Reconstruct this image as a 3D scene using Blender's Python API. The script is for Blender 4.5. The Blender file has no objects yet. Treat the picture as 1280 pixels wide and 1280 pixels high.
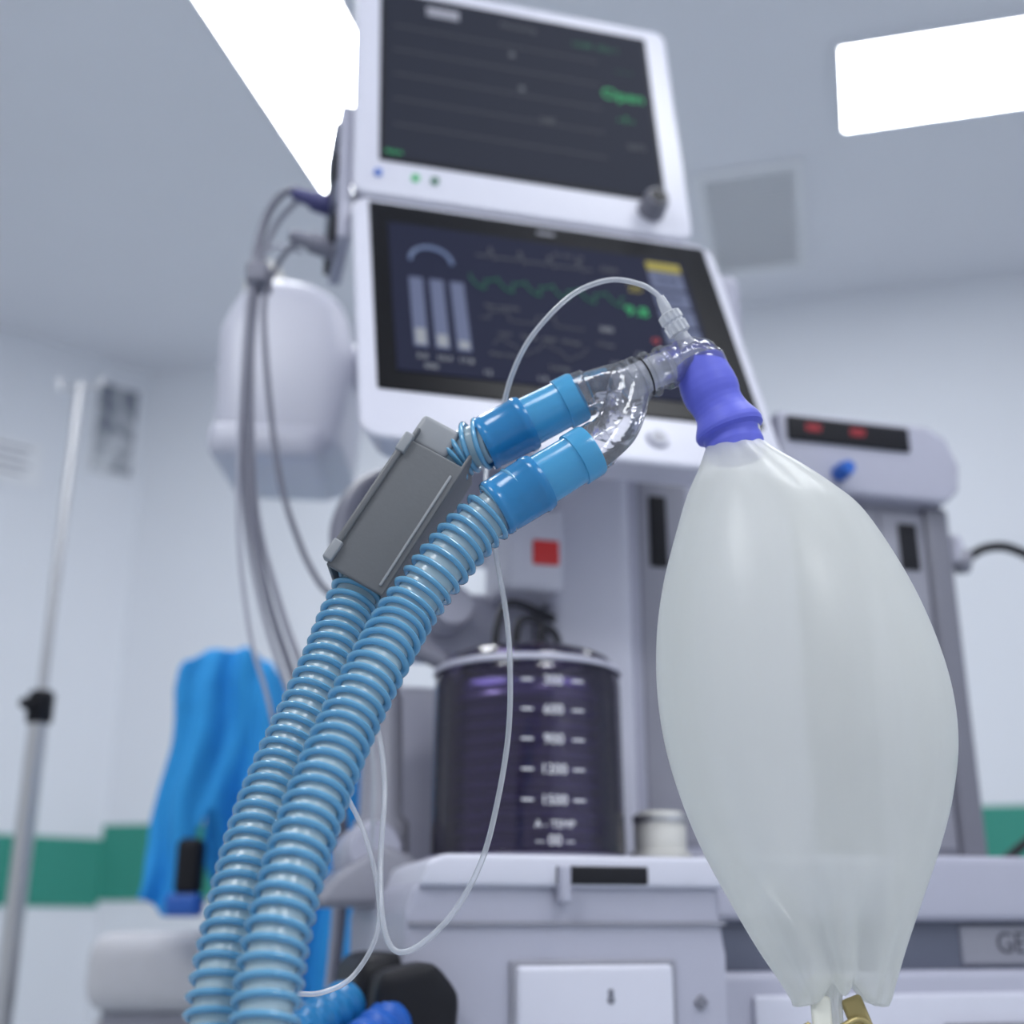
import bpy, bmesh, math, random
from mathutils import Vector, Matrix
random.seed(3)
S=bpy.context.scene
COL=bpy.context.collection

# ------------------------------------------------------------ materials
def nt(name):
    m=bpy.data.materials.new(name);m.use_nodes=True
    return m,m.node_tree,m.node_tree.nodes,m.node_tree.links
def mat(name,col,rough=.5,metal=0.,bump=0.,bscale=60.,var=0.04,emit=None,estr=0.,spec=.5):
    m,t,n,l=nt(name)
    b=n['Principled BSDF']
    b.inputs['Roughness'].default_value=rough
    b.inputs['Metallic'].default_value=metal
    b.inputs['Specular IOR Level'].default_value=spec
    tc=n.new('ShaderNodeTexCoord')
    nz=n.new('ShaderNodeTexNoise');nz.inputs['Scale'].default_value=bscale;nz.inputs['Detail'].default_value=3
    l.new(tc.outputs['Object'],nz.inputs['Vector'])
    mx=n.new('ShaderNodeMix');mx.data_type='RGBA'
    mx.inputs[6].default_value=(*[c*(1-var) for c in col],1)
    mx.inputs[7].default_value=(*[min(1,c*(1+var)) for c in col],1)
    l.new(nz.outputs['Fac'],mx.inputs[0]);l.new(mx.outputs[2],b.inputs['Base Color'])
    if bump>0:
        bp=n.new('ShaderNodeBump');bp.inputs['Strength'].default_value=bump;bp.inputs['Distance'].default_value=.002
        l.new(nz.outputs['Fac'],bp.inputs['Height']);l.new(bp.outputs[0],b.inputs['Normal'])
    if emit:
        b.inputs['Emission Color'].default_value=(*emit,1);b.inputs['Emission Strength'].default_value=estr
    return m
def clear_plastic(name,tint=(.95,.95,.97),edge=(.55,.55,.60),milky=0.05,white=(.8,.82,.86),bump=.25,ior=1.5,pw=2.6,rough=.06):
    m,t,n,l=nt(name)
    for x in list(n):
        if x.type!='OUTPUT_MATERIAL': n.remove(x)
    out=[x for x in n if x.type=='OUTPUT_MATERIAL'][0]
    lw=n.new('ShaderNodeLayerWeight');lw.inputs['Blend'].default_value=.45
    cr=n.new('ShaderNodeMix');cr.data_type='RGBA';cr.inputs[6].default_value=(*tint,1);cr.inputs[7].default_value=(*edge,1)
    p=n.new('ShaderNodeMath');p.operation='POWER';p.inputs[1].default_value=pw
    l.new(lw.outputs['Facing'],p.inputs[0]);l.new(p.outputs[0],cr.inputs[0])
    tr=n.new('ShaderNodeBsdfTransparent');l.new(cr.outputs[2],tr.inputs[0])
    gl=n.new('ShaderNodeBsdfGlossy');gl.inputs['Roughness'].default_value=rough;gl.inputs[0].default_value=(1,1,1,1)
    fr=n.new('ShaderNodeFresnel');fr.inputs['IOR'].default_value=ior
    if bump>0:
        nz=n.new('ShaderNodeTexNoise');nz.inputs['Scale'].default_value=110
        tc=n.new('ShaderNodeTexCoord');l.new(tc.outputs['Object'],nz.inputs['Vector'])
        bp=n.new('ShaderNodeBump');bp.inputs['Strength'].default_value=bump;bp.inputs['Distance'].default_value=.002
        l.new(nz.outputs['Fac'],bp.inputs['Height']);l.new(bp.outputs[0],gl.inputs['Normal'])
        l.new(bp.outputs[0],fr.inputs['Normal'])
    m1=n.new('ShaderNodeMixShader');l.new(fr.outputs[0],m1.inputs[0]);l.new(tr.outputs[0],m1.inputs[1]);l.new(gl.outputs[0],m1.inputs[2])
    df=n.new('ShaderNodeBsdfDiffuse');df.inputs[0].default_value=(*white,1)
    m2=n.new('ShaderNodeMixShader');m2.inputs[0].default_value=milky
    l.new(m1.outputs[0],m2.inputs[1]);l.new(df.outputs[0],m2.inputs[2])
    l.new(m2.outputs[0],out.inputs[0])
    return m
def translucent(name,col,transl=.4,transp=.1,gloss=.08,grough=.3,bump=0,sx=(1,1,1),bscale=40,colb=None,bdist=.003,tpc=None,thick=False):
    m,t,n,l=nt(name)
    for x in list(n):
        if x.type!='OUTPUT_MATERIAL': n.remove(x)
    out=[x for x in n if x.type=='OUTPUT_MATERIAL'][0]
    tc=n.new('ShaderNodeTexCoord');mp=n.new('ShaderNodeMapping');mp.inputs['Scale'].default_value=sx
    nz=n.new('ShaderNodeTexNoise');nz.inputs['Scale'].default_value=bscale;nz.inputs['Detail'].default_value=4
    l.new(tc.outputs['Object'],mp.inputs[0]);l.new(mp.outputs[0],nz.inputs['Vector'])
    mx=n.new('ShaderNodeMix');mx.data_type='RGBA';colb=colb or tuple(c*.93 for c in col)
    mx.inputs[6].default_value=(*colb,1);mx.inputs[7].default_value=(*col,1)
    l.new(nz.outputs['Fac'],mx.inputs[0])
    d=n.new('ShaderNodeBsdfDiffuse');tl=n.new('ShaderNodeBsdfTranslucent');g=n.new('ShaderNodeBsdfGlossy')
    g.inputs['Roughness'].default_value=grough
    l.new(mx.outputs[2],d.inputs[0]);l.new(mx.outputs[2],tl.inputs[0])
    a=n.new('ShaderNodeMixShader');a.inputs[0].default_value=transl;l.new(d.outputs[0],a.inputs[1]);l.new(tl.outputs[0],a.inputs[2])
    src=a
    if transp>0:
        tp=n.new('ShaderNodeBsdfTransparent');tp.inputs[0].default_value=(*(tpc or [min(1,c*1.1) for c in col]),1)
        b=n.new('ShaderNodeMixShader');b.inputs[0].default_value=transp;l.new(a.outputs[0],b.inputs[1]);l.new(tp.outputs[0],b.inputs[2]);src=b
        if thick:   # a membrane is denser where it is seen edge-on
            lw=n.new('ShaderNodeLayerWeight');lw.inputs['Blend'].default_value=.4
            q=n.new('ShaderNodeMapRange');q.inputs[1].default_value=0;q.inputs[2].default_value=.9;q.inputs[3].default_value=transp;q.inputs[4].default_value=transp*.1
            l.new(lw.outputs['Facing'],q.inputs[0]);l.new(q.outputs[0],b.inputs[0])
    fr=n.new('ShaderNodeFresnel');fr.inputs['IOR'].default_value=1.45
    mm=n.new('ShaderNodeMath');mm.operation='MULTIPLY';mm.inputs[1].default_value=gloss*10;mm.use_clamp=True
    l.new(fr.outputs[0],mm.inputs[0])
    c=n.new('ShaderNodeMixShader');l.new(mm.outputs[0],c.inputs[0]);l.new(src.outputs[0],c.inputs[1]);l.new(g.outputs[0],c.inputs[2])
    if bump:
        bp=n.new('ShaderNodeBump');bp.inputs['Strength'].default_value=bump;bp.inputs['Distance'].default_value=bdist
        l.new(nz.outputs['Fac'],bp.inputs['Height'])
        for q in (d,tl,g): l.new(bp.outputs[0],q.inputs['Normal'])
    l.new(c.outputs[0],out.inputs[0]);return m
def emis(name,col,st):
    m,t,n,l=nt(name)
    b=n['Principled BSDF'];b.inputs['Base Color'].default_value=(.02,.02,.02,1);b.inputs['Specular IOR Level'].default_value=.1
    b.inputs['Emission Color'].default_value=(*col,1);b.inputs['Emission Strength'].default_value=st
    return m

M={}
M['wall']=mat('wall_paint',(.80,.82,.87),.7,var=.02,bscale=3)
M['ceil']=mat('ceiling_paint',(.80,.81,.86),.8,var=.03,bscale=2)
M['floor']=mat('vinyl_floor',(.46,.50,.54),.4,var=.06,bscale=8)
M['green']=mat('green_trim',(.03,.28,.21),.5)
M['white']=mat('white_plastic',(.61,.61,.70),.32,var=.02)
M['lav']=mat('lavender_grey_plastic',(.42,.42,.51),.36,var=.02)
M['grey']=mat('grey_plastic',(.18,.18,.22),.4,var=.03)
M['mid']=mat('mid_grey_plastic',(.27,.27,.32),.4,var=.03)
M['slate']=mat('slate_plastic',(.11,.12,.17),.45,var=.03)
M['dark']=mat('dark_plastic',(.010,.010,.014),.5,spec=.25)
M['glass']=mat('black_glass',(.005,.005,.007),.35,spec=.12)
M['scr']=mat('screen_surface',(.012,.014,.022),.6,spec=.05,emit=(.10,.11,.16),estr=.17)
M['scr2']=mat('screen_surface_blue',(.009,.010,.022),.6,spec=.05,emit=(.05,.06,.12),estr=.20)
M['cream']=mat('cream_plastic',(.60,.59,.56),.45)
M['steel']=mat('steel',(.55,.55,.57),.3,metal=.85)
M['cable']=mat('grey_cable',(.19,.19,.24),.5)
M['cablel']=mat('light_cable',(.38,.38,.45),.5)
M['bcable']=mat('black_cable',(.015,.015,.02),.5,spec=.3)
M['plug']=mat('violet_plug',(.06,.06,.18),.45)
M['drape']=mat('blue_drape_fabric',(.04,.34,.76),.8,var=.08,bump=.2,bscale=30,spec=.2)
M['cushion']=mat('white_vinyl',(.60,.59,.62),.5)
M['ring']=translucent('blue_corrugation',(.22,.58,.88),.38,.0,.18,.13,bscale=80)
M['core']=translucent('pale_hose_wall',(.74,.91,.97),.5,.10,.10,.2,bscale=60)
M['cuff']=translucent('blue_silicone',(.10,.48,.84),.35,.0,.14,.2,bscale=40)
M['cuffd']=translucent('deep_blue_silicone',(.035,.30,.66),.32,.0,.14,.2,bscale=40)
M['conn']=translucent('violet_blue_silicone',(.19,.21,.84),.25,.0,.06,.45,bscale=40,colb=(.16,.18,.78))
M['bag']=translucent('milky_bag_latex',(.95,.955,.93),.52,.42,.06,.32,bump=.3,sx=(1,1,.07),bscale=40,colb=(.89,.90,.87),bdist=.003,tpc=(.98,.98,.97),thick=True)
M['clip']=mat('clip_grey_plastic',(.12,.125,.135),.40,bump=.05,bscale=400)
M['clipl']=mat('clip_light_grey',(.27,.28,.30),.42)
M['clear']=clear_plastic('clear_plastic',milky=.06,edge=(.50,.50,.56),bump=.45)
M['clear2']=clear_plastic('frosted_clear_plastic',milky=.36,edge=(.55,.55,.6),white=(.9,.92,.95))
M['line']=clear_plastic('clear_tubing',tint=(.95,.95,.97),edge=(.55,.55,.6),milky=.34,white=(.92,.94,.98),bump=0)
M['canister']=clear_plastic('canister_acrylic',tint=(.76,.70,.92),edge=(.50,.44,.72),milky=.02,white=(.45,.38,.65),bump=0,ior=1.45,rough=.10)
M['bellow']=mat('dark_bellows_rubber',(.030,.018,.065),.25,spec=.5)
M['brass']=mat('brass_clip',(.45,.36,.16),.35,metal=.6)
M['ivory']=mat('ivory_rubber',(.75,.74,.66),.45)
M['red']=mat('red_label',(.65,.03,.03),.5)
M['led']=emis('red_led',(1,.10,.14),.55)
M['gtx']=emis('green_readout',(.05,.75,.25),.55)
M['gdm']=emis('green_dim',(.05,.50,.25),.26)
M['wtx']=emis('white_readout',(.6,.65,.75),.45)
M['wdm']=emis('dim_readout',(.35,.38,.45),.28)
M['ytx']=emis('yellow_readout',(.75,.65,.1),.42)
M['rtx']=emis('red_readout',(.9,.08,.08),.5)
M['btx']=emis('blue_readout',(.22,.30,.55),.55)
M['lbar']=emis('bar_readout',(.26,.32,.60),.38)
M['mark']=mat('white_marking',(.75,.75,.8),.5,emit=(.6,.6,.7),estr=.15)
M['dtext']=mat('dark_lettering',(.03,.03,.05),.5)
M['lamp']=emis('lamp_diffuser',(.94,.97,1.),16.)
M['bluek']=mat('blue_knob',(.02,.12,.50),.35)
M['ventg']=mat('vent_grey',(.64,.66,.70),.6)
M['ventf']=mat('vent_frame',(.84,.85,.88),.6)
m,t,n,l=nt('printed_poster');b=n['Principled BSDF'];tc=n.new('ShaderNodeTexCoord')
v=n.new('ShaderNodeTexNoise');v.inputs['Scale'].default_value=7;v.inputs['Distortion'].default_value=1.5
l.new(tc.outputs['Object'],v.inputs['Vector']);cr=n.new('ShaderNodeValToRGB')
cr.color_ramp.elements[0].position=.42;cr.color_ramp.elements[0].color=(.20,.22,.27,1)
cr.color_ramp.elements[1].position=.6;cr.color_ramp.elements[1].color=(.6,.62,.65,1)
l.new(v.outputs['Fac'],cr.inputs[0]);l.new(cr.outputs[0],b.inputs['Base Color']);M['pic']=m

# ------------------------------------------------------------ helpers
def empty(name,loc=(0,0,0),rot=(0,0,0),parent=None):
    e=bpy.data.objects.new(name,None);COL.objects.link(e);e.location=loc;e.rotation_euler=rot
    e.empty_display_size=.05
    if parent: e.parent=parent
    return e
def finish(name,bm,m,parent=None,loc=(0,0,0),rot=(0,0,0),smooth=True):
    bmesh.ops.recalc_face_normals(bm,faces=bm.faces)
    me=bpy.data.meshes.new(name);bm.to_mesh(me);bm.free()
    ob=bpy.data.objects.new(name,me);COL.objects.link(ob)
    ob.location=loc;ob.rotation_euler=rot
    ms=m if isinstance(m,(list,tuple)) else [m]
    for q in ms: me.materials.append(q)
    if smooth:
        for p in me.polygons: p.use_smooth=True
        try: me.set_sharp_from_angle(angle=math.radians(40))
        except Exception: pass
    if parent: ob.parent=parent
    return ob
def box(name,x0,x1,y0,y1,z0,z1,m,parent=None,bev=.004,seg=3,rot=(0,0,0)):
    c=Vector(((x0+x1)/2,(y0+y1)/2,(z0+z1)/2))
    bm=bmesh.new();bmesh.ops.create_cube(bm,size=1)
    for v in bm.verts: v.co=Vector((v.co.x*(x1-x0),v.co.y*(y1-y0),v.co.z*(z1-z0)))
    if bev>0: bmesh.ops.bevel(bm,geom=bm.edges[:],offset=min(bev,.49*min(x1-x0,y1-y0,z1-z0)),segments=seg,profile=.6,affect='EDGES')
    return finish(name,bm,m,parent,c,rot)
def prism(name,pts,y0,y1,m,parent=None,bev=.004,seg=3):
    bm=bmesh.new();a=[bm.verts.new((x,y0,z)) for x,z in pts];b=[bm.verts.new((x,y1,z)) for x,z in pts]
    bm.faces.new(a);bm.faces.new(b[::-1]);k=len(pts)
    for i in range(k): bm.faces.new((a[i],b[i],b[(i+1)%k],a[(i+1)%k]))
    if bev>0: bmesh.ops.bevel(bm,geom=bm.edges[:],offset=bev,segments=seg,profile=.6,affect='EDGES')
    return finish(name,bm,m,parent)
def slab(name,pts,z0,z1,m,parent=None):
    bm=bmesh.new();a=[bm.verts.new((x,y,z0)) for x,y in pts];b=[bm.verts.new((x,y,z1)) for x,y in pts]
    bm.faces.new(a);bm.faces.new(b[::-1]);k=len(pts)
    for i in range(k): bm.faces.new((a[i],b[i],b[(i+1)%k],a[(i+1)%k]))
    return finish(name,bm,m,parent,smooth=False)
def catmull(P,n):
    P=[Vector(p) for p in P];Q=[2*P[0]-P[1]]+P+[2*P[-1]-P[-2]];o=[]
    for i in range(1,len(Q)-2):
        for k in range(n):
            t=k/n;a,b,c,d=Q[i-1:i+3]
            o.append(.5*((2*b)+(c-a)*t+(2*a-5*b+4*c-d)*t*t+(3*b-a-3*c+d)*t**3))
    o.append(P[-1]);return o
def resample(P,step):
    L=[0]
    for i in range(1,len(P)): L.append(L[-1]+(P[i]-P[i-1]).length)
    N=max(2,int(L[-1]/step));o=[];j=0
    for k in range(N+1):
        s=L[-1]*k/N
        while j<len(L)-2 and L[j+1]<s: j+=1
        f=(s-L[j])/max(1e-9,L[j+1]-L[j]);o.append(P[j].lerp(P[j+1],f))
    return o
def frames(P):
    T=[]
    for i in range(len(P)):
        a=P[max(0,i-1)];b=P[min(len(P)-1,i+1)];T.append((b-a).normalized())
    n=T[0].orthogonal().normalized();N=[n]
    for i in range(1,len(P)):
        q=T[i-1].rotation_difference(T[i]);n=(q@N[-1]);n=(n-T[i]*n.dot(T[i])).normalized();N.append(n)
    return T,N
def sweep_bm(bm,P,R,seg=16,cap=True,mi=0):
    T,N=frames(P);rings=[]
    for i,p in enumerate(P):
        r=R[i] if isinstance(R,(list,tuple)) else R
        B=T[i].cross(N[i])
        rings.append([bm.verts.new(p+N[i]*math.cos(2*math.pi*k/seg)*r+B*math.sin(2*math.pi*k/seg)*r) for k in range(seg)])
    for i in range(len(P)-1):
        for k in range(seg):
            f=bm.faces.new((rings[i][k],rings[i][(k+1)%seg],rings[i+1][(k+1)%seg],rings[i+1][k]));f.material_index=mi
    if cap:
        for q in (rings[0],rings[-1]):
            f=bm.faces.new(q);f.material_index=mi
    return rings
def tube(name,pts,r,m,parent=None,seg=12,sub=8,cap=True):
    P=catmull(pts,sub)
    bm=bmesh.new();sweep_bm(bm,P,r,seg,cap);return finish(name,bm,m,parent)
def lathe_axis(name,p0,p1,prof,m,parent=None,seg=40,cap=True):
    p0=Vector(p0);p1=Vector(p1);d=(p1-p0);dn=d.normalized();n=dn.orthogonal().normalized();b=dn.cross(n)
    bm=bmesh.new();rg=[]
    for t,r in prof:
        c=p0+d*t;rg.append([bm.verts.new(c+n*math.cos(2*math.pi*k/seg)*r+b*math.sin(2*math.pi*k/seg)*r) for k in range(seg)])
    for i in range(len(rg)-1):
        for k in range(seg): bm.faces.new((rg[i][k],rg[i][(k+1)%seg],rg[i+1][(k+1)%seg],rg[i+1][k]))
    if cap: bm.faces.new(rg[0]);bm.faces.new(rg[-1])
    return finish(name,bm,m,parent)
def text(name,body,loc,size,m,parent,rot=(math.radians(90),0,0),align='CENTER',ext=.0002):
    c=bpy.data.curves.new(name,'FONT');c.body=body;c.size=size;c.extrude=ext;c.align_x=align;c.align_y='CENTER'
    c.materials.append(m);o=bpy.data.objects.new(name,c);COL.objects.link(o);o.location=loc;o.rotation_euler=rot;o.parent=parent
    return o

# ------------------------------------------------------------ room
K=(-1.36,4.22)
def wall(name,a,b,z0,z1,m,th=.1,side=1):
    a=Vector((a[0],a[1]));b=Vector((b[0],b[1]));d=(b-a).normalized();n=Vector((-d.y,d.x))*side*th
    return slab(name,[tuple(a),tuple(b),tuple(b+n),tuple(a+n)],z0,z1,m)
backR=(3.4,3.88-.25*3.4)
leftE=(-3.3,2.511)
wall('wall_back',K,backR,0,2.8,M['wall'],.1,1)
wall('wall_left',leftE,K,0,2.8,M['wall'],.1,1)
wall('wall_right',backR,(backR[0]-1.4,backR[1]-5.6),0,2.8,M['wall'],.1,1)
def strip(name,a,b,z0,z1,m,off=.006):
    a=Vector((a[0],a[1]));b=Vector((b[0],b[1]));d=(b-a).normalized();n=Vector((d.y,-d.x))*off
    return slab(name,[tuple(a),tuple(b),tuple(b+n),tuple(a+n)],z0,z1,m)
strip('trim_1',K,backR,.905,1.145,M['green'])
strip('trim_2',leftE,K,.885,1.10,M['green'])
strip('baseboard_back',K,backR,0,.1,M['slate'],.012)
strip('baseboard_left',leftE,K,0,.1,M['slate'],.012)
poly=[(-3.6,-3),(3.4,-3),(3.6,3.1),(-1.4,4.35),(-3.6,2.5)]
slab('floor',poly,-.1,0,M['floor'])
slab('ceiling',poly,2.8,2.9,M['ceil'])

def ceiling_lamp(name,pts):
    e=empty(name)
    slab('diffuser',pts,2.788,2.799,M['lamp'],e)
    c=Vector((sum(p[0] for p in pts)/len(pts),sum(p[1] for p in pts)/len(pts)))
    k=len(pts);bm=bmesh.new()
    for i in range(k):
        a=Vector(pts[i]);b=Vector(pts[(i+1)%k]);ao=a+(a-c).normalized()*.022;bo=b+(b-c).normalized()*.022
        vs=[bm.verts.new((*q,z)) for z in (2.785,2.8) for q in (a,b,bo,ao)]
        for f in ((0,1,2,3),(7,6,5,4),(0,4,5,1),(1,5,6,2),(2,6,7,3),(3,7,4,0)): bm.faces.new([vs[j] for j in f])
    finish('frame',bm,M['wall'],e,smooth=False)
    return e
ceiling_lamp('added_ceiling_light',[(.776,2.397),(.866,2.713),(1.297,2.606),(1.207,2.29)])
ceiling_lamp('added_ceiling_light',[(-.90,1.41),(-.526,3.007),(-.226,2.937),(-.60,1.34)])
ceiling_lamp('added_ceiling_light',[(.35,.55),(.45,.95),(1.25,.75),(1.15,.35)])  # unseen panel, added to light the foreground
ceiling_lamp('added_ceiling_light',[(-1.6,-.9),(-1.4,-.1),(-.6,-.3),(-.8,-1.1)])  # added behind the camera as fill light for the foreground
ceiling_lamp('added_ceiling_light',[(.6,-1.5),(.8,-.7),(1.6,-.9),(1.4,-1.7)])  # also added out of view, to brighten the foreground

# ceiling vent
e=empty('ceiling_vent',(.714,3.17,2.8),(0,0,math.radians(-14)))
for nm,a in (('frame_1',(-.15,.15,-.29,-.265)),('frame_2',(-.15,.15,.265,.29)),('frame_3',(-.15,-.125,-.265,.265)),('frame_4',(.125,.15,-.265,.265))):
    box(nm,a[0],a[1],a[2],a[3],-.014,0,M['ventf'],e,.003)
box('backing',-.125,.125,-.265,.265,-.004,0,M['ventg'],e,0)
bm=bmesh.new()
for i in range(26):
    y=-.255+i*.0204
    r=bmesh.ops.create_cube(bm,size=1,matrix=Matrix.Translation((0,y,-.008))@Matrix.Rotation(.15,4,'X')@Matrix.Diagonal((.25,.014,.0015,1)))
finish('slats',bm,M['ventf'],e,smooth=False)

# things on the left wall
dl=Vector((.42,.37,0)).normalized();ang=math.atan2(.37,.42)
e=empty('framed_poster',(0,0,0),(0,0,ang))
e.location=Vector((-1.451,4.14,2.535))+Vector((dl.y,-dl.x,0))*.004
box('frame',-.085,.085,-.012,0,-.175,.175,M['ventf'],e,.003)
box('print',-.074,.074,-.014,-.011,-.164,.164,M['pic'],e,0)
e=empty('wall_notice',Vector((-1.70,3.92,2.33))+Vector((dl.y,-dl.x,0))*.003,(0,0,ang))
box('sheet',-.09,.09,-.004,0,-.08,.08,M['ventf'],e,0)
for i in range(4): box('text_line_%d'%i,-.07,.05-.02*(i%2),-.0055,-.004,.045-.03*i,.052-.03*i,M['mid'],e,0)

# ------------------------------------------------------------ IV pole
e=empty('iv_pole',(-.846,2.2,0))
lathe_axis('lower_tube',(0,0,.09),(0,0,1.20),[(0,.017),(1,.017)],M['steel'],e,20)
lathe_axis('upper_tube',(0,0,1.15),(0,0,1.83),[(0,.0085),(1,.0085)],M['steel'],e,16)
lathe_axis('height_clamp',(0,0,1.165),(0,0,1.225),[(0,.019),(.1,.023),(.9,.023),(1,.017)],M['dark'],e,20)
lathe_axis('clamp_knob',(-.01,0,1.195),(-.01,-.05,1.195),[(0,.006),(.4,.006),(.45,.012),(1,.010)],M['dark'],e,16)
for sx in (-1,1):
    tube('hook_%d'%(sx+1),[(0,0,1.825),(sx*.02,0,1.822),(sx*.035,0,1.82),(sx*.042,0,1.828),(sx*.043,0,1.845)],.003,M['steel'],e)
for k in range(5):
    a=k*2*math.pi/5+.3+math.pi/5;x,y=math.cos(a)*.62,math.sin(a)*.62
    tube('leg_%d'%k,[(0,0,.11),(x*.12,y*.12,.10),(x*.27,y*.27,.07)],.012,M['steel'],e)
    lathe_axis('caster_%d'%k,(x*.27-y*.018,y*.27+x*.018,.028),(x*.27+y*.018,y*.27-x*.018,.028),[(0,.024),(.15,.028),(.85,.028),(1,.024)],M['dark'],e,20)
    lathe_axis('caster_stem_%d'%k,(x*.27,y*.27,.05),(x*.27,y*.27,.08),[(0,.008),(1,.012)],M['steel'],e,12)

# ------------------------------------------------------------ operating table + drape
e=empty('operating_table')
box('cushion',-.645,-.10,1.96,3.1,.70,.815,M['cushion'],e,.045,6)
box('cushion_base',-.62,-.12,1.99,3.08,.655,.705,M['mid'],e,.01)
box('side_rail',-.660,-.645,2.1,3.0,.66,.685,M['steel'],e,.003)
box('column',-.50,-.31,2.35,2.65,.12,.66,M['lav'],e,.02)
box('foot',-.60,-.21,2.1,2.95,.0,.12,M['lav'],e,.03)
e=empty('surgical_drape')
def interp(T,x):
    for (a,b),(c,d) in zip(T,T[1:]):
        if x<=c:
            t=(x-a)/(c-a);t=t*t*(3-2*t);return b+(d-b)*t
    return T[-1][1]
top=[(-.548,.93),(-.535,1.01),(-.525,1.10),(-.518,1.17),(-.505,1.215),(-.475,1.238),(-.42,1.240),(-.375,1.215),(-.34,1.14),(-.28,1.10),(-.20,1.06),(-.12,.99)]
bot=[(-.548,.86),(-.50,.835),(-.472,.84),(-.462,.96),(-.440,.99),(-.425,.90),(-.41,.72),(-.30,.66),(-.12,.62)]
bm=bmesh.new();NX=100;NZ=40;G=[]
for i in range(NX+1):
    x=-.548+.428*i/NX;zt=interp(top,x);zb=interp(bot,x);row=[]
    for j in range(NZ+1):
        z=zb+(zt-zb)*j/NZ
        y=1.905+.018*math.sin(x*55+z*6)+.008*math.sin(x*130-z*14)-.03*(1-j/NZ)+.06*max(0,j/NZ-.85)
        row.append(bm.verts.new((x+.006*math.sin(z*30),y,z)))
    G.append(row)
for i in range(NX):
    for j in range(NZ): bm.faces.new((G[i][j],G[i+1][j],G[i+1][j+1],G[i][j+1]))
o=finish('front_sheet',bm,M['drape'],e);so=o.modifiers.new('s','SOLIDIFY');so.thickness=.004
bm=bmesh.new();G=[]
for i in range(NX+1):
    x=-.50+.36*i/NX;zt=interp(top,x)-.01;row=[]
    for j in range(21):
        t=j/20;y=1.96+.28*t;z=.822+(zt-.822)*(1-t)**1.6
        row.append(bm.verts.new((x+.01*math.sin(t*9),y,max(.822,z+.008*math.sin(x*60+t*8)))))
    G.append(row)
for i in range(NX):
    for j in range(20): bm.faces.new((G[i][j],G[i+1][j],G[i+1][j+1],G[i][j+1]))
finish('rear_sheet',bm,M['drape'],e)
box('drape_shadow_block',-.490,-.452,1.85,1.89,.865,.945,M['dark'],e,.014,5)  # dark block added in place of shadow at the drape, not a clamp
box('drape_block_pad',-.50,-.45,1.85,1.89,.835,.868,M['bluek'],e,.010,4)  # blue pad added under the shadow block

# ------------------------------------------------------------ anesthesia machine
A15=math.radians(15)
am=empty('anesthesia_machine',(0,1.2,0),(0,0,A15))
dm=empty('display_mount',(.025,-.15,1.235),(math.radians(-23.8),0,0),am)
def panel(parent,x0,x1,h,depth,m,r=.02,name='housing'):
    bm=bmesh.new();bmesh.ops.create_cube(bm,size=1)
    for v in bm.verts: v.co=Vector(((x0+x1)/2+v.co.x*(x1-x0),depth/2+v.co.y*depth,h/2+v.co.z*h))
    ed=[e for e in bm.edges if abs((e.verts[0].co-e.verts[1].co).y)>depth*.9]
    bmesh.ops.bevel(bm,geom=ed,offset=r,segments=6,profile=.5,affect='EDGES')
    ed=[e for e in bm.edges if e.verts[0].co.y<1e-5 and e.verts[1].co.y<1e-5]
    bmesh.ops.bevel(bm,geom=ed,offset=.004,segments=3,profile=.5,affect='EDGES')
    for v in bm.verts:
        if v.co.y>depth-1e-4:
            v.co.x=(x0+x1)/2+(v.co.x-(x0+x1)/2)*.9;v.co.z=h/2+(v.co.z-h/2)*.88
    return finish(name,bm,m,parent)
panel(dm,-.205,.215,.372,.05,M['white'],.022)
box('glass',-.187,.203,-.002,.004,.062,.362,M['glass'],dm,.0015)
box('screen',-.168,.168,-.0035,-.001,.088,.325,M['scr2'],dm,0)
box('side_buttons',.122,.162,-.0045,-.003,.11,.30,M['lbar'],dm,0)
for i in range(5): box('button_gap_%d'%i,.121,.163,-.0052,-.0044,.138+.032*i,.141+.032*i,M['scr2'],dm,0)
for i in range(6): text('button_text_%d'%i,['Alarm','Trend','Spiro','Case','Menu','Home'][i],(.142,-.0052,.125+.032*i),.010,M['scr2'],dm)
box('alarm_field',.122,.162,-.0056,-.0042,.302,.316,M['ytx'],dm,0)
for i in range(3):
    x=-.150+.0215*i
    box('gauge_%d'%i,x,x+.014,-.0048,-.003,.125,.232,M['lbar'],dm,0)
    box('gauge_tip_%d'%i,x+.002,x+.012,-.0055,-.0047,.127,.150-.006*i,M['wtx'],dm,0)
    text('gauge_value_%d'%i,'%d.%d'%(3+i*7,i*4),(x+.007,-.0045,.110),.009,M['wtx'],dm)
bm=bmesh.new()
sweep_bm(bm,[Vector((-.125+.022*math.cos(a),-.0048,.262+.024*math.sin(a))) for a in [math.pi*k/16 for k in range(17)]],.0022,6)
finish('arc_gauge',bm,M['btx'],dm)
def wave(name,z0,x0,x1,amp,per,m,kind,par,y=-.0048,w=.0011):
    P=[]
    n=240
    for i in range(n+1):
        x=x0+(x1-x0)*i/n;ph=((x-x0)/per)%1
        if kind==0: f=math.exp(-((ph-.5)/.05)**2)-.25*math.exp(-((ph-.62)/.05)**2)
        elif kind==1: f=(1 if .2<ph<.6 else 0)*(.6+.6*(ph-.2))
        elif kind==3: f=-abs(math.sin(ph*math.pi))**.5*(1 if ph<.5 else .35)
        else: f=math.sin(ph*2*math.pi)*(.7+.3*math.sin(ph*4*math.pi))
        P.append(Vector((x,y,z0+amp*f)))
    bm=bmesh.new();sweep_bm(bm,P,w,4);return finish(name,bm,m,par,smooth=False)
wave('trace_1',.285,-.075,.055,.016,.033,M['wdm'],0,dm,w=.0006)
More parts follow.
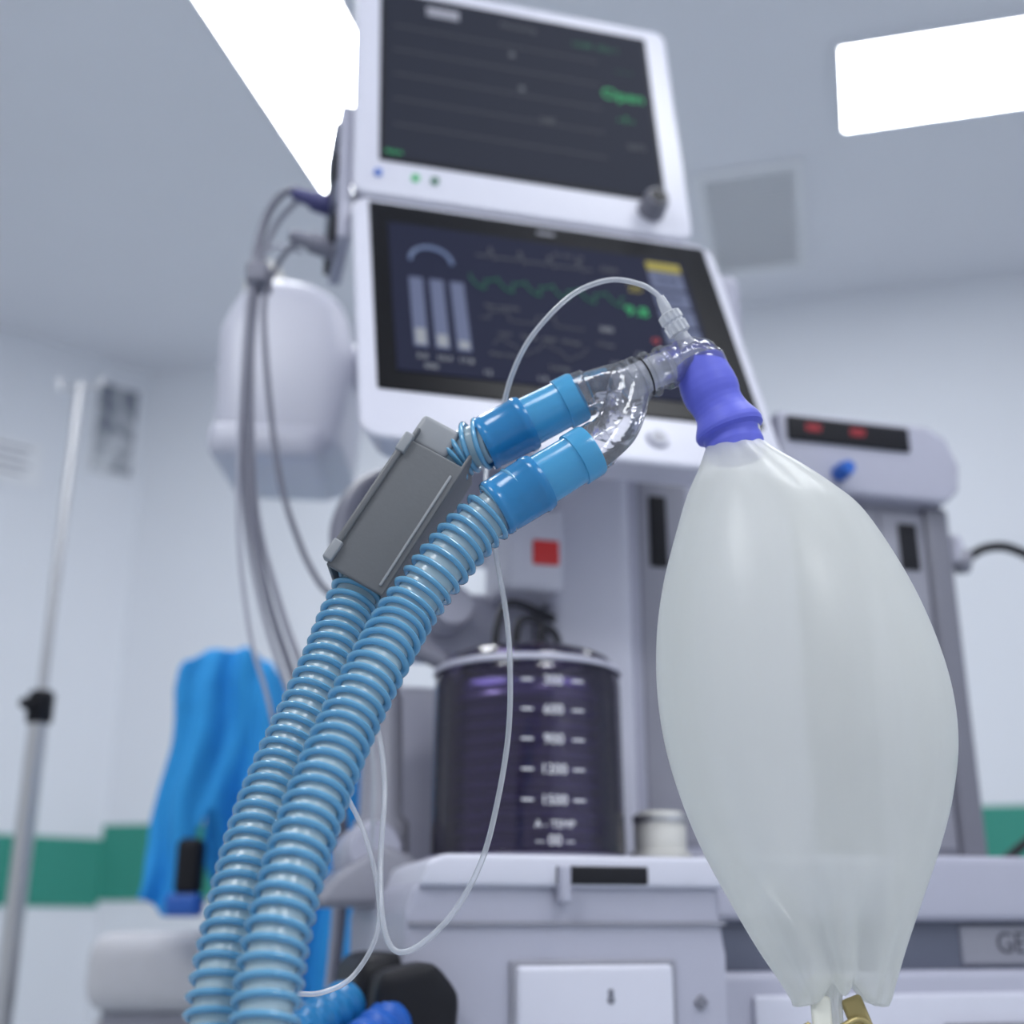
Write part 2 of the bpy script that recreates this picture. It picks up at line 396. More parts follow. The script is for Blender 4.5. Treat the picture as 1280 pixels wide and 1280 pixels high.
wave('trace_2',.250,-.085,.085,.022,.030,M['gdm'],3,dm,w=.0007)
wave('trace_3',.18,-.080,.03,.018,.05,M['wdm'],1,dm,w=.0004)
wave('trace_4',.14,-.070,.03,.012,.046,M['wdm'],2,dm,w=.0004)
text('readout_green','9.8',(.095,-.0048,.222),.022,M['gtx'],dm)
text('readout_red','o',(.108,-.0048,.178),.016,M['rtx'],dm)
text('readout_yellow','20',(.100,-.0048,.262),.016,M['ytx'],dm)
text('readout_small','32  0.2  15',(.03,-.0048,.305),.008,M['wdm'],dm)
for i,s_ in enumerate(['500','12','1:2','5','Off']):
    text('setting_%d'%i,s_,(-.135+.055*i,-.0048,.096),.009,M['wtx'],dm)
text('label_small','VCV     Ppeak   PEEP   MVexp',(-.02,-.0048,.157),.007,M['wdm'],dm)
for i,(x,z,s_) in enumerate(((.055,.185,'500'),(.085,.150,'16'),(.055,.130,'12'),(.09,.115,'0.45'),(-.055,.200,'Paw cmH2O'),(-.06,.125,'Flow l/min'),(.075,.29,'CO2'),(.05,.16,'VTexp'),(-.005,.115,'Loop'))):
    text('small_value_%d'%i,s_,(x,-.0048,z),.010 if len(s_)<5 else .007,M['wtx' if i<4 else 'wdm'],dm)
lathe_axis('home_button',(.083,-.004,.032),(.083,.002,.032),[(0,.010),(.5,.012),(1,.012)],M['lav'],dm,24)
lathe_axis('home_button_face',(.083,-.0052,.032),(.083,-.0035,.032),[(0,.006),(1,.006)],M['mid'],dm,20)
box('maker_mark',.0,.02,-.0032,-.001,.343,.347,M['mid'],dm,0)

# body
box('upper_chassis',-.06,.34,.12,.27,1.24,1.62,M['lav'],am,.02)
box('monitor_post',-.04,.08,.16,.24,1.55,1.75,M['mid'],am,.01)
box('front_column',.058,.15,.05,.22,.872,1.36,M['white'],am,.014,4)
box('column_edge',.045,.062,.07,.2,.872,1.33,M['grey'],am,.004)
box('rear_column',.148,.36,.07,.25,.872,1.36,M['lav'],am,.012,4)
box('column_slot',.177,.199,.066,.075,1.200,1.284,M['dark'],am,.003)
box('column_slot_panel',.165,.225,.068,.075,.90,1.30,M['mid'],am,.003)
prism('tower_head',[(.335,1.318),(.36,1.300),(.55,1.300),(.570,1.318),(.574,1.35),(.560,1.385),(.535,1.398),(.335,1.398)],.045,.27,M['lav'],am,.008,4)
box('led_strip',.345,.506,.041,.05,1.360,1.391,M['dark'],am,.003)
for i,x in enumerate((.378,.436)):
    text('led_digits_%d'%i,'000',(x,.0405,1.377),.013,M['led'],am)
prism('tower_column',[(.44,.872),(.556,.872),(.560,1.0),(.562,1.306),(.45,1.306)],.07,.27,M['mid'],am,.006)
box('tower_column_rail',.530,.562,.062,.12,.875,1.30,M['grey'],am,.006)
box('tower_slot',.492,.518,.064,.075,1.219,1.277,M['dark'],am,.003)
box('tower_panel',.470,.527,.066,.072,.90,1.29,M['mid'],am,.003)
box('tower_backing',.35,.45,.14,.26,.872,1.31,M['grey'],am,.004)
lathe_axis('blue_valve',(.408,.02,1.324),(.408,.06,1.324),[(0,.008),(.2,.010),(.6,.010),(.62,.007),(1,.007)],M['bluek'],am,20)
tube('valve_pipe',[(.408,.05,1.32),(.405,.05,1.31),(.405,.06,1.29),(.405,.14,1.27)],.005,M['cable'],am)
lathe_axis('side_port',(.556,.10,1.245),(.600,.09,1.245),[(0,.018),(.3,.018),(.32,.012),(.7,.012),(.72,.016),(1,.016)],M['mid'],am,24)
lathe_axis('side_port_top',(.585,.09,1.24),(.585,.09,1.275),[(0,.012),(.8,.010),(1,.006)],M['lav'],am,20)
tube('side_cable',[(.595,.09,1.245),(.625,.085,1.262),(.66,.08,1.262),(.71,.09,1.24),(.80,.12,1.15),(.82,.2,1.0),(.71,.24,.90)],.006,M['bcable'],am)
# work surface
box('worktop',.15,.72,-.12,.32,.826,.884,M['lav'],am,.008,4)
box('worktop_band',.15,.71,-.105,.31,.782,.828,M['slate'],am,.003)
box('band_plate',.400,.60,-.108,-.10,.788,.822,M['mid'],am,.002)
text('maker_letters','GE',(.452,-.1085,.806),.026,M['dtext'],am)
box('drawer_stack',.15,.71,-.12,.31,.30,.784,M['lav'],am,.008)
for i in range(3): box('drawer_%d'%i,.18,.69,-.126,-.118,.33+.15*i,.465+.15*i,M['white'],am,.004)
for i in range(3): box('drawer_handle_%d'%i,.36,.50,-.134,-.124,.43+.15*i,.44+.15*i,M['grey'],am,.003)
# absorber module
prism('absorber_module',[(-.132,.45),(.118,.45),(.122,.80),(.121,.846),(.112,.862),(-.115,.862),(-.132,.850),(-.137,.83)],-.20,.10,M['lav'],am,.008,4)
prism('module_lid',[(-.128,.850),(.125,.850),(.121,.868),(.112,.874),(-.108,.874),(-.122,.868)],-.207,.10,M['white'],am,.004,3)
box('lid_recess',-.02,.056,-.2085,-.19,.852,.866,M['dark'],am,.002)
box('lid_latch',-.019,-.010,-.216,-.20,.838,.866,M['lav'],am,.003)
box('module_shelf_line',-.134,.122,-.2035,-.19,.822,.825,M['mid'],am,0)
box('canister_door_frame',-.056,.078,-.2045,-.19,.55,.797,M['mid'],am,.002)
box('canister_door',-.052,.074,-.209,-.20,.555,.793,M['white'],am,.006)
lathe_axis('door_lock',(.022,-.2095,.768),(.022,-.2075,.768),[(0,.003),(1,.003)],M['grey'],am,16)
box('door_lock_shackle',.020,.024,-.2105,-.208,.771,.776,M['grey'],am,.001)
box('indicator_icon',.095,.103,-.2035,-.199,.761,.769,M['grey'],am,.0005,rot=(0,math.radians(45),0))
box('module_side_gap',.122,.15,-.10,.2,.45,.862,M['slate'],am,.002)
# base
prism('base_frame',[(-.16,.10),(.74,.10),(.72,.30),(-.13,.30)],-.16,.34,M['mid'],am,.015,4)
box('module_pedestal',-.12,.11,-.14,.12,.29,.46,M['mid'],am,.01)
for i,(x,y) in enumerate(((-.12,-.12),(.68,-.12),(-.12,.29),(.68,.29))):
    lathe_axis('wheel_%d'%i,(x-.018,y,.05),(x+.018,y,.05),[(0,.042),(.15,.05),(.85,.05),(1,.042)],M['dark'],am,28)
    box('wheel_fork_%d'%i,x-.024,x+.024,y-.02,y+.02,.07,.115,M['grey'],am,.006)
# bellows
bc=(0.0,-.055)
prof=[(0,.092),(.04,.092),(.05,.088),(.82,.087),(.90,.085),(.955,.078),(.985,.066),(1,.05)]
lathe_axis('bellows_canister',(bc[0],bc[1],.872),(bc[0],bc[1],1.066),prof,M['canister'],am,64)
lathe_axis('bellows_canister_inner',(bc[0],bc[1],.880),(bc[0],bc[1],1.055),[(0,.0835),(.9,.0835),(1,.078)],M['canister'],am,64,cap=False)
P=[(0,.074)]
for i in range(11):
    t=.03+i*.083;P+=[(t,.068),(t+.03,.0735),(t+.05,.0735),(t+.08,.068)]
P+=[(.965,.066),(1,.05)]
lathe_axis('bellows_rubber',(bc[0],bc[1],.876),(bc[0],bc[1],1.030),P,M['bellow'],am,64)
lathe_axis('bellows_base',(bc[0],bc[1],.870),(bc[0],bc[1],.880),[(0,.096),(.6,.096),(1,.090)],M['mid'],am,64)
lathe_axis('bellows_collar',(bc[0],bc[1],1.043),(bc[0],bc[1],1.050),[(0,.0875),(.2,.0885),(.8,.087),(1,.084)],M['lav'],am,64,cap=False)
for i,s_ in enumerate(['300','600','900','1200','1500']):
    text('scale_%d'%i,s_,(-.002,bc[1]-.0905,1.024-.0255*i),.012,M['mark'],am)
    box('tick_%d'%i,-.030,-.020,bc[1]-.0890,bc[1]-.0875,1.0235-.0255*i,1.025-.0255*i,M['mark'],am,0)
    box('tickr_%d'%i,.016,.026,bc[1]-.0890,bc[1]-.0875,1.0235-.0255*i,1.025-.0255*i,M['mark'],am,0)
text('scale_unit','A - TEMP',(-.002,bc[1]-.0915,.902),.009,M['mark'],am)
text('scale_line','-- 00 --',(-.002,bc[1]-.0915,.889),.012,M['mark'],am)
lathe_axis('pressure_cap',(.126,-.06,.870),(.126,-.06,.922),[(0,.028),(.3,.028),(.32,.024),(.9,.024),(1,.020)],M['cream'],am,32)
lathe_axis('pressure_cap_rim',(.126,-.06,.912),(.126,-.06,.918),[(0,.0255),(1,.0255)],M['steel'],am,32)
for i,(a,b) in enumerate((((-.03,1.065),(.065,1.13)),((-.01,1.065),(.065,1.115)),((.015,1.065),(.068,1.10)))):
    tube('bellows_cable_%d'%i,[(a[0],-.05,a[1]-.01),(a[0]+.005,-.04,a[1]+.03),(a[0]+.03,0,b[1]),(b[0],.06,b[1])],.004,M['bcable'],am)
tube('bellows_hose',[(-.06,-.03,1.05),(-.10,-.02,1.075),(-.13,.0,1.10),(-.12,.06,1.16),(-.08,.13,1.25)],.009,M['cable'],am)
box('outlet_block',-.005,.056,.0,.10,1.145,1.235,M['white'],am,.008)
box('outlet_label',.022,.050,-.003,.002,1.172,1.198,M['red'],am,.002)
box('outlet_arm',-.10,.06,.08,.14,1.09,1.16,M['lav'],am,.01)
lathe_axis('outlet_knob',(-.055,.02,1.13),(-.055,.09,1.13),[(0,.02),(.2,.024),(.7,.024),(1,.016)],M['lav'],am,28)
box('rear_shelf',-.12,.06,.10,.2,.872,1.06,M['lav'],am,.01)
lathe_axis('arm_post',(-.125,.0,.86),(-.125,.0,1.03),[(0,.026),(.3,.026),(.35,.019),(1,.016)],M['mid'],am,28)
lathe_axis('arm_hub',(-.135,-.04,.885),(-.135,.06,.885),[(0,.022),(.1,.027),(.9,.027),(1,.022)],M['lav'],am,28)
prism('arm_bracket',[(-.19,.838),(-.12,.838),(-.10,.85),(-.10,.88),(-.13,.890),(-.17,.865)],-.05,.08,M['mid'],am,.008,3)
tube('arm_pipe',[(-.125,0,1.02),(-.128,0,1.06),(-.15,.0,1.13),(-.17,.02,1.19),(-.15,.05,1.25),(-.10,.12,1.30)],.014,M['cable'],am,20)
box('port_block',-.170,-.085,-.19,-.06,.735,.802,M['dark'],am,.022,5)
prism('port_shroud',[(-.165,.72),(-.105,.72),(-.10,.775),(-.12,.798),(-.16,.79)],-.235,-.18,M['dark'],am,.012,4)
for i,x in enumerate((-.140,-.190)):
    pr=[]
    for k in range(6): pr+=[(k/6,.014),(k/6+.04,.0175),(k/6+.10,.0175),(k/6+.15,.014)]
    lathe_axis('blue_port_%d'%i,(x-.045,-.262,.736+.006*i),(x+.015,-.20,.770),pr,M['bluek'] if i==0 else M['cuffd'],am,28)
# side arm unit, left of the displays
arm=empty('arm_unit',(0,0,0),(0,0,-A15),am)
prism('arm_unit_body',[(-.425,1.48),(-.40,1.455),(-.27,1.448),(-.245,1.47),(-.232,1.60),(-.245,1.69),(-.29,1.722),(-.35,1.735),(-.40,1.715),(-.430,1.65)],.40,.62,M['white'],arm,.035,6)
prism('arm_unit_cover',[(-.43,1.448),(-.27,1.440),(-.262,1.490),(-.43,1.50)],.392,.60,M['white'],arm,.022,5)
lathe_axis('arm_unit_joint',(-.31,.50,1.615),(-.05,.42,1.615),[(0,.045),(.25,.045),(.3,.032),(1,.032)],M['white'],arm,32)
box('arm_unit_post',-.07,-.02,.30,.44,1.56,1.66,M['white'],arm,.015)
lathe_axis('arm_unit_cap',(-.395,.55,1.70),(-.395,.55,1.83),[(0,.035),(.8,.032),(1,.02)],M['cream'],arm,28)

# ------------------------------------------------------------ patient monitor
pm=empty('patient_monitor',(.0193,1.2052,1.580),(math.radians(-9.5),0,A15))
panel(pm,-.20,.20,.345,.11,M['white'],.016)
box('rear_shell',-.16,.16,.10,.16,.03,.29,M['lav'],pm,.03,5)
box('screen_gasket',-.171,.171,-.002,.003,.050,.325,M['dark'],pm,.002)
box('screen',-.166,.166,-.003,-.001,.055,.320,M['scr'],pm,0)
lathe_axis('dial',(.150,-.026,.036),(.150,.004,.036),[(0,.012),(.2,.015),(.8,.016),(1,.019)],M['grey'],pm,32)
lathe_axis('dial_face',(.150,-.0275,.036),(.150,-.025,.036),[(0,.009),(1,.011)],M['dark'],pm,32)
for i,(x,m_) in enumerate(((-.130,'gtx'),(-.108,'gdm'),(-.172,'bluek'))):
    lathe_axis('indicator_%d'%i,(x,-.003,.030),(x,.002,.030),[(0,.0045),(1,.0045)],M[m_],pm,16)
box('alarm_label',-.115,-.075,-.004,-.002,.292,.307,M['mid'],pm,0)
for i,(x,z,s_,sz,m_) in enumerate(((.100,.290,'12:40  ICU 1',.012,'gdm'),(.135,.255,'- - -',.014,'gdm'),(.130,.212,'Open',.024,'gtx'),(.130,.172,'- ? -',.014,'gtx'),(.14,.13,'SpO2',.010,'wdm'),(-.155,.062,'Adult',.009,'gtx'),(.0,.30,'Monitoring',.010,'wdm'),(-.01,.250,'X',.010,'wtx'),(.0,.195,'X',.010,'wtx'),(.03,.150,'NIBP',.009,'wdm'))):
    text('readout_%d'%i,s_,(x,-.0035,z),sz,M[m_],pm)
for i,z in enumerate((.265,.225,.185,.145,.105)):
    box('grid_line_%d'%i,-.155,.10,-.0036,-.003,z,z+.0005,M['wdm'],pm,0)
box('rear_handle',.192,.222,.045,.10,.12,.27,M['cream'],pm,.013,5)
box('side_module_rack',-.213,-.198,.012,.10,-.055,.14,M['lav'],pm,.005)
for i,z in enumerate((.10,.055,.01,-.035)):
    box('module_%d'%i,-.219,-.21,.02,.09,z-.015,z+.018,M['dark' if i%2 else 'slate'],pm,.003)
for i,(z,m_) in enumerate(((.012,'plug'),(-.048,'cable'))):
    lathe_axis('lead_plug_%d'%i,(-.214,.045,z),(-.262,.035,z+.004),[(0,.012),(.5,.012),(.55,.009),(1,.006)],M[m_],pm,20)
lathe_axis('mount_foot',(0,.10,-.03),(0,.10,.02),[(0,.05),(1,.05)],M['mid'],pm,32)

e=empty('monitor_cables')
C1=[(-.225,1.18,1.587),(-.244,1.18,1.598),(-.262,1.19,1.592),(-.276,1.2,1.570),(-.283,1.2,1.516),(-.283,1.2,1.399),(-.272,1.2,1.244),(-.248,1.2,1.141),(-.222,1.21,1.067),(-.19,1.25,.98),(-.17,1.28,.86),(-.2,1.35,.6)]
tube('lead_1',C1,.0040,M['cable'],e)
tube('lead_2',[(x+.006+.006*math.sin(i),y+.012,z-.004) for i,(x,y,z) in enumerate(C1)],.0034,M['cablel'],e)
tube('lead_3',[(x-.007,y+.008,z+.006-.002*i) for i,(x,y,z) in enumerate(C1)],.0026,M['cablel'],e)
tube('lead_4',[(-.225,1.17,1.523),(-.24,1.18,1.527),(-.261,1.2,1.511),(-.271,1.2,1.466),(-.261,1.2,1.371),(-.241,1.2,1.261),(-.217,1.2,1.192),(-.194,1.19,1.149),(-.17,1.19,1.12),(-.16,1.2,1.06),(-.17,1.22,.95)],.0032,M['cable'],e)
tube('lead_5',[(-.23,1.18,1.52),(-.265,1.19,1.53),(-.287,1.2,1.50),(-.289,1.2,1.38),(-.282,1.2,1.22),(-.262,1.2,1.10),(-.24,1.21,1.03),(-.21,1.25,.9)],.0022,M['cablel'],e)
box('cable_tie',-.292,-.268,1.19,1.225,1.49,1.515,M['cable'],e,.004)

# ------------------------------------------------------------ breathing circuit
bcirc=empty('breathing_circuit')
HA=[(.0062,.60,1.0362),(-.0164,.60,1.0166),(-.0343,.595,.9937),(-.0513,.59,.9676),(-.0644,.575,.9366),(-.0748,.562,.9081),(-.0824,.548,.8815),(-.0880,.534,.855),(-.0917,.522,.8307),(-.0938,.512,.8081),(-.0940,.503,.7828),(-.0930,.496,.7588),(-.091,.50,.72),(-.09,.53,.67),(-.10,.62,.62),(-.13,.76,.63),(-.14,.86,.68),(-.135,.93,.725)]
HB=[(-.0131,.625,1.0722),(-.0286,.63,1.0681),(-.0416,.63,1.0554),(-.0584,.63,1.031),(-.0727,.63,1.0062),(-.0838,.625,.9807),(-.0930,.612,.9463),(-.1021,.60,.916),(-.1102,.587,.8877),(-.1151,.573,.8617),(-.1176,.56,.8368),(-.119,.549,.8135),(-.1199,.54,.7916),(-.119,.531,.755),(-.122,.54,.71),(-.13,.58,.66),(-.15,.67,.635),(-.18,.79,.66),(-.19,.90,.71)]
def hose(name,pts,pitch=.0070,r=.0150,r2=.0136,rc=.0116,rr=.0016):
    path=resample(catmull(pts,24),pitch/4);n_=len(path)
    def rad_(i): 
        t=min(1,max(0,i*pitch/4/.26));return r+(r2-r)*t
    bm=bmesh.new();sweep_bm(bm,path,[rad_(i)-(r-rc) for i in range(n_)],28,True,0)
    T,N=frames(path)
    for i in range(2,n_-1,4):
        jr=rad_(i)-rr+random.uniform(-.0001,.0001)
        tl=random.uniform(-.04,.04);Tn=(T[i]+N[i]*tl).normalized();Nn=(N[i]-Tn*N[i].dot(Tn)).normalized();B=Tn.cross(Nn)
        rings=[]
        for k in range(36):
            a=2*math.pi*k/36;rad=Nn*math.cos(a)+B*math.sin(a);c=path[i]+rad*jr
            rings.append([bm.verts.new(c+rad*math.cos(b)*rr*1.2+Tn*math.sin(b)*rr*.92) for b in [2*math.pi*q/10 for q in range(10)]])
        for k in range(36):
            for q in range(10):
                f=bm.faces.new((rings[k][q],rings[(k+1)%36][q],rings[(k+1)%36][(q+1)%10],rings[k][(q+1)%10]));f.material_index=1
    return finish(name,bm,[M['core'],M['ring']],bcirc)
hose('corrugated_hose_1',HA)
hose('corrugated_hose_2',HB,r=.0148)
cprof=[(0,.0128),(0,.0150),(.02,.0156),(.05,.0156),(.06,.0152),(.10,.0154),(.38,.0156),(.39,.0161),(.44,.0161),(.47,.0154)]
ctip=[(0,.0138),(.1,.0139),(.66,.0134),(.69,.0136),(.70,.0146),(.95,.0146),(1,.0140),(1,.0105)]
ca0,ca1=(-.0090,.600,1.0245),(.0420,.601,1.0580)
cb0,cb1=(-.0160,.627,1.0710),(.0370,.623,1.0985)
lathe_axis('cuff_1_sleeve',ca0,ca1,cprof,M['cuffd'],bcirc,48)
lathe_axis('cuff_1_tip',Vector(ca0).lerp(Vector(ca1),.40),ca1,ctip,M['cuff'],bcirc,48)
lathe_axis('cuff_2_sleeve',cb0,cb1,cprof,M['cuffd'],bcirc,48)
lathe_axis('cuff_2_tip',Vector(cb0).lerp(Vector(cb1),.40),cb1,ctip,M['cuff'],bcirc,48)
ya=catmull([(.038,.6005,1.0555),(.047,.602,1.0625),(.056,.606,1.073),(.061,.609,1.086),(.064,.612,1.100)],8)
bm=bmesh.new();sweep_bm(bm,ya,[.0118]*len(ya),28,False)
yb=catmull([(.031,.6235,1.0965),(.044,.620,1.1000),(.056,.615,1.1015),(.066,.612,1.1025)],8)
sweep_bm(bm,yb,[.0118]*len(yb),28,False)
finish('y_piece_branches',bm,M['clear'],bcirc)
lathe_axis('y_socket_1',(.0385,.6005,1.0560),(.0475,.6025,1.0625),[(0,.0118),(.05,.0132),(.9,.0132),(1,.012)],M['clear'],bcirc,40,cap=False)
lathe_axis('y_socket_2',(.0325,.623,1.0970),(.0430,.620,1.1000),[(0,.0118),(.05,.0132),(.9,.0132),(1,.012)],M['clear'],bcirc,40,cap=False)
bm=bmesh.new()
web=[(.044,1.066),(.050,1.064),(.060,1.080),(.064,1.092),(.060,1.098),(.046,1.096),(.042,1.090),(.048,1.082)]
va=[bm.verts.new((x,.6075+(z-1.08)*.3,z)) for x,z in web];vb=[bm.verts.new((x,.6105+(z-1.08)*.3,z)) for x,z in web]
bm.faces.new(va);bm.faces.new(vb[::-1])
for i in range(len(web)): bm.faces.new((va[i],vb[i],vb[(i+1)%len(web)],va[(i+1)%len(web)]))
finish('y_web',bm,M['clear'],bcirc,smooth=False)
yc0,yc1=(.0595,.612,1.0990),(.0865,.6145,1.1130)
lathe_axis('patient_port',yc0,yc1,[(0,.0118),(.10,.0118),(.11,.0134),(.20,.0134),(.21,.0114),(.30,.0114),(.31,.0132),(.38,.0132),(.39,.0112),(.55,.0112),(.56,.0130),(.63,.0130),(.64,.0108),(.85,.0106),(.86,.0124),(.97,.0124),(1,.0108)],M['clear'],bcirc,48,cap=False)
lathe_axis('patient_port_inner',yc0,yc1,[(0,.0092),(1,.0088)],M['clear2'],bcirc,40,cap=False)
lathe_axis('seal_ring',Vector(yc0).lerp(Vector(yc1),.44),Vector(yc0).lerp(Vector(yc1),.475),[(0,.0118),(1,.0118)],M['dark'],bcirc,48,cap=False)
el=catmull([(.083,.6142,1.1112),(.091,.6155,1.1155),(.0985,.617,1.1195),(.1045,.6185,1.1195),(.1070,.6195,1.113),(.1078,.62,1.105)],8)
bm=bmesh.new();sweep_bm(bm,el,[.0108-.0004*math.sin(i) for i in range(len(el))],32,False);sweep_bm(bm,el,.0082,28,False)
finish('elbow',bm,M['clear'],bcirc)
lathe_axis('elbow_collar',(.1035,.619,1.1200),(.1075,.62,1.1095),[(0,.0125),(.2,.0138),(.6,.0138),(1,.0135)],M['clear'],bcirc,40,cap=False)
lathe_axis('luer_stem',(.098,.616,1.1255),(.092,.6145,1.1345),[(0,.0055),(.3,.0042),(1,.0038)],M['clear2'],bcirc,24)
def ribbed(name,p0,p1,r,m,par,nr=12):
    p0=Vector(p0);p1=Vector(p1);d=p1-p0;dn=d.normalized();n=dn.orthogonal().normalized();b=dn.cross(n);bm=bmesh.new();rg=[]
    for t,k in ((0,.75),(.05,.98),(.45,1),(.5,.86),(.56,.86),(.6,1),(.93,.97),(1,.6)):
        rg.append([bm.verts.new(p0+d*t+(n*math.cos(a)+b*math.sin(a))*r*k*(1+.07*math.cos(nr*a))) for a in [2*math.pi*q/96 for q in range(96)]])
    for i in range(len(rg)-1):
        for k in range(96): bm.faces.new((rg[i][k],rg[i][(k+1)%96],rg[i+1][(k+1)%96],rg[i+1][k]))
    bm.faces.new(rg[0]);bm.faces.new(rg[-1]);return finish(name,bm,m,par)
ribbed('luer_cap',(.0935,.6148,1.1325),(.0865,.6125,1.1445),.0062,M['clear2'],bcirc)
lathe_axis('luer_tail',(.0868,.6126,1.144),(.0825,.6112,1.1535),[(0,.0034),(.6,.0030),(1,.0022)],M['clear2'],bcirc,20)
ax=catmull([(.1035,.62,1.1175),(.1068,.62,1.108),(.1110,.62,1.096),(.1155,.62,1.0855),(.119,.62,1.0755),(.1212,.62,1.066),(.122,.62,1.060)],10)
Ls=[0]
for i in range(1,len(ax)): Ls.append(Ls[-1]+(ax[i]-ax[i-1]).length)
cp=[(0,.0100),(.0,.0136),(.02,.0143),(.08,.0146),(.16,.0151),(.22,.0157),(.30,.0159),(.36,.0155),(.42,.0145),(.47,.0143),(.52,.0146),(.57,.0156),(.62,.0172),(.66,.0184),(.70,.0190),(.735,.0186),(.755,.0158),(.80,.0154),(.86,.0160),(.93,.0158),(.98,.0150),(1,.0120)]
def ev(t):
    for (a,b),(c,d) in zip(cp,cp[1:]):
        if t<=c and c>a: return b+(d-b)*(t-a)/(c-a)
    return cp[-1][1]
def at(t):
    s_=t*Ls[-1]
    for i in range(len(Ls)-1):
        if s_<=Ls[i+1]: return ax[i].lerp(ax[i+1],(s_-Ls[i])/(Ls[i+1]-Ls[i]))
    return ax[-1].copy()
ts=[i/120 for i in range(121)]
bm=bmesh.new();sweep_bm(bm,[at(t) for t in ts],[ev(max(t,.001)) for t in ts],48,True)
finish('bag_connector',bm,M['conn'],bcirc)
c0=Vector((-.0365,.632,1.0665));c1=Vector((-.0815,.627,.9880));d=(c1-c0);L_=d.length
zz=d.normalized();yy=Vector((0,1,0));yy=(yy-zz*yy.dot(zz)).normalized();xx=yy.cross(zz)
R3=Matrix((xx,yy,zz)).transposed().to_4x4()
hc=empty('hose_clip',(c0+c1)/2,R3.to_euler(),bcirc)
W2=.0170;D2=.0195;h=L_/2
box('front_plate',-W2,W2,-D2,-D2+.003,-h+.008,h,M['clip'],hc,.0014)
box('rear_plate',-W2,W2,D2-.003,D2,-h,h,M['clip'],hc,.0014)
box('left_plate',W2-.002,W2,-D2,D2,-h,h,M['clip'],hc,.0009)
box('right_plate',-W2,-W2+.002,-D2,D2,-h,h,M['clip'],hc,.0009)
box('top_cap',-.004,W2+.002,-D2+.003,D2+.001,-h-.010,-h+.008,M['clipl'],hc,.003)
box('hinge',W2-.001,W2+.003,-D2-.002,-D2+.006,-h+.016,h-.008,M['clip'],hc,.0015)
box('latch_1',W2-.002,W2+.0035,-D2-.003,-D2+.004,h-.014,h-.002,M['clipl'],hc,.0012)
box('latch_2',W2-.002,W2+.0035,-D2-.003,-D2+.004,-h+.006,-h+.018,M['clipl'],hc,.0012)
box('rib',-W2+.003,-W2+.0045,-D2-.0010,-D2+.001,-h+.016,h-.004,M['clipl'],hc,.0004)
# ------------------------------------------------------------ sampling line
sl=empty('gas_sampling_line')
mm=lambda L:[(x/1000,y,z/1000) for x,z,y in L]
T1=mm([(83.2,1152,.611),(80,1156,.611),(72,1162,.612),(56,1166,.614),(38,1161,.617),(23,1150,.622),(9,1136,.632),(0,1121,.644),(-6,1103,.655),(-13,1082,.665),(-15,1056,.66),(-9,1014,.64),(-3,978,.64),(-1,948,.64),(-2,914,.64),(-8,878,.64),(-16,850,.64),(-30,826,.64),(-47,811,.64),(-58,810,.64),(-64,824,.64),(-67,855,.65),(-67,888,.66),(-71,914,.67),(-78,938,.68),(-84,965,.70),(-92,985,.74),(-98,975,.80),(-100,930,.9),(-110,880,1.0)])
tube('line_1',T1,.00145,M['line'],sl,10,10)
T2=mm([(-93,905,.665),(-89,890,.66),(-77,867,.66),(-69,839,.66),(-69,816,.66),(-80,797,.66),(-93,790,.65),(-105,790,.64),(-118,794,.64),(-135,802,.68),(-150,810,.78),(-160,825,.9)])
tube('line_2',T2,.0013,M['line'],sl,10,10)
T3=mm([(-66,1004,.67),(-74,1010,.675),(-84,1003,.68),(-90,985,.68),(-92,960,.68),(-93,930,.67),(-93,905,.665)])
tube('line_3',T3,.0013,M['line'],sl,10,10)

# ------------------------------------------------------------ reservoir bag
rb=empty('reservoir_bag')
BL=[(1.072,107,136),(1.069,106,137),(1.062,103.5,145),(1.053,100,157.5),(1.040,94,173),(1.025,89,187),(.994,80,203),(.965,75,213.5),(.935,74,220),(.907,77,220.5),(.880,84,215),(.855,93.5,206),(.833,105,196),(.814,116.5,187),(.801,125.5,181.5),(.792,131,178)]
def cat1(v,n):
    w=[2*v[0]-v[1]]+v+[2*v[-1]-v[-2]];o=[]
    for i in range(1,len(w)-2):
        for k in range(n):
            t=k/n;a,b,c,d_=w[i-1:i+3];o.append(.5*((2*b)+(c-a)*t+(2*a-5*b+4*c-d_)*t*t+(3*b-a-3*c+d_)*t**3))
    o.append(v[-1]);return o
zs=cat1([b[0] for b in BL],8);xl=cat1([b[1]/1000 for b in BL],8);xr=cat1([b[2]/1000 for b in BL],8)
bm=bmesh.new();SEG=192;rg=[]
def sm(a,b,x): 
    t=max(0,min(1,(x-a)/(b-a)));return t*t*(3-2*t)
def lobe(ph,s0,wd):
    dd=(ph-s0+math.pi)%(2*math.pi)-math.pi;return math.exp(-(dd/wd)**2)
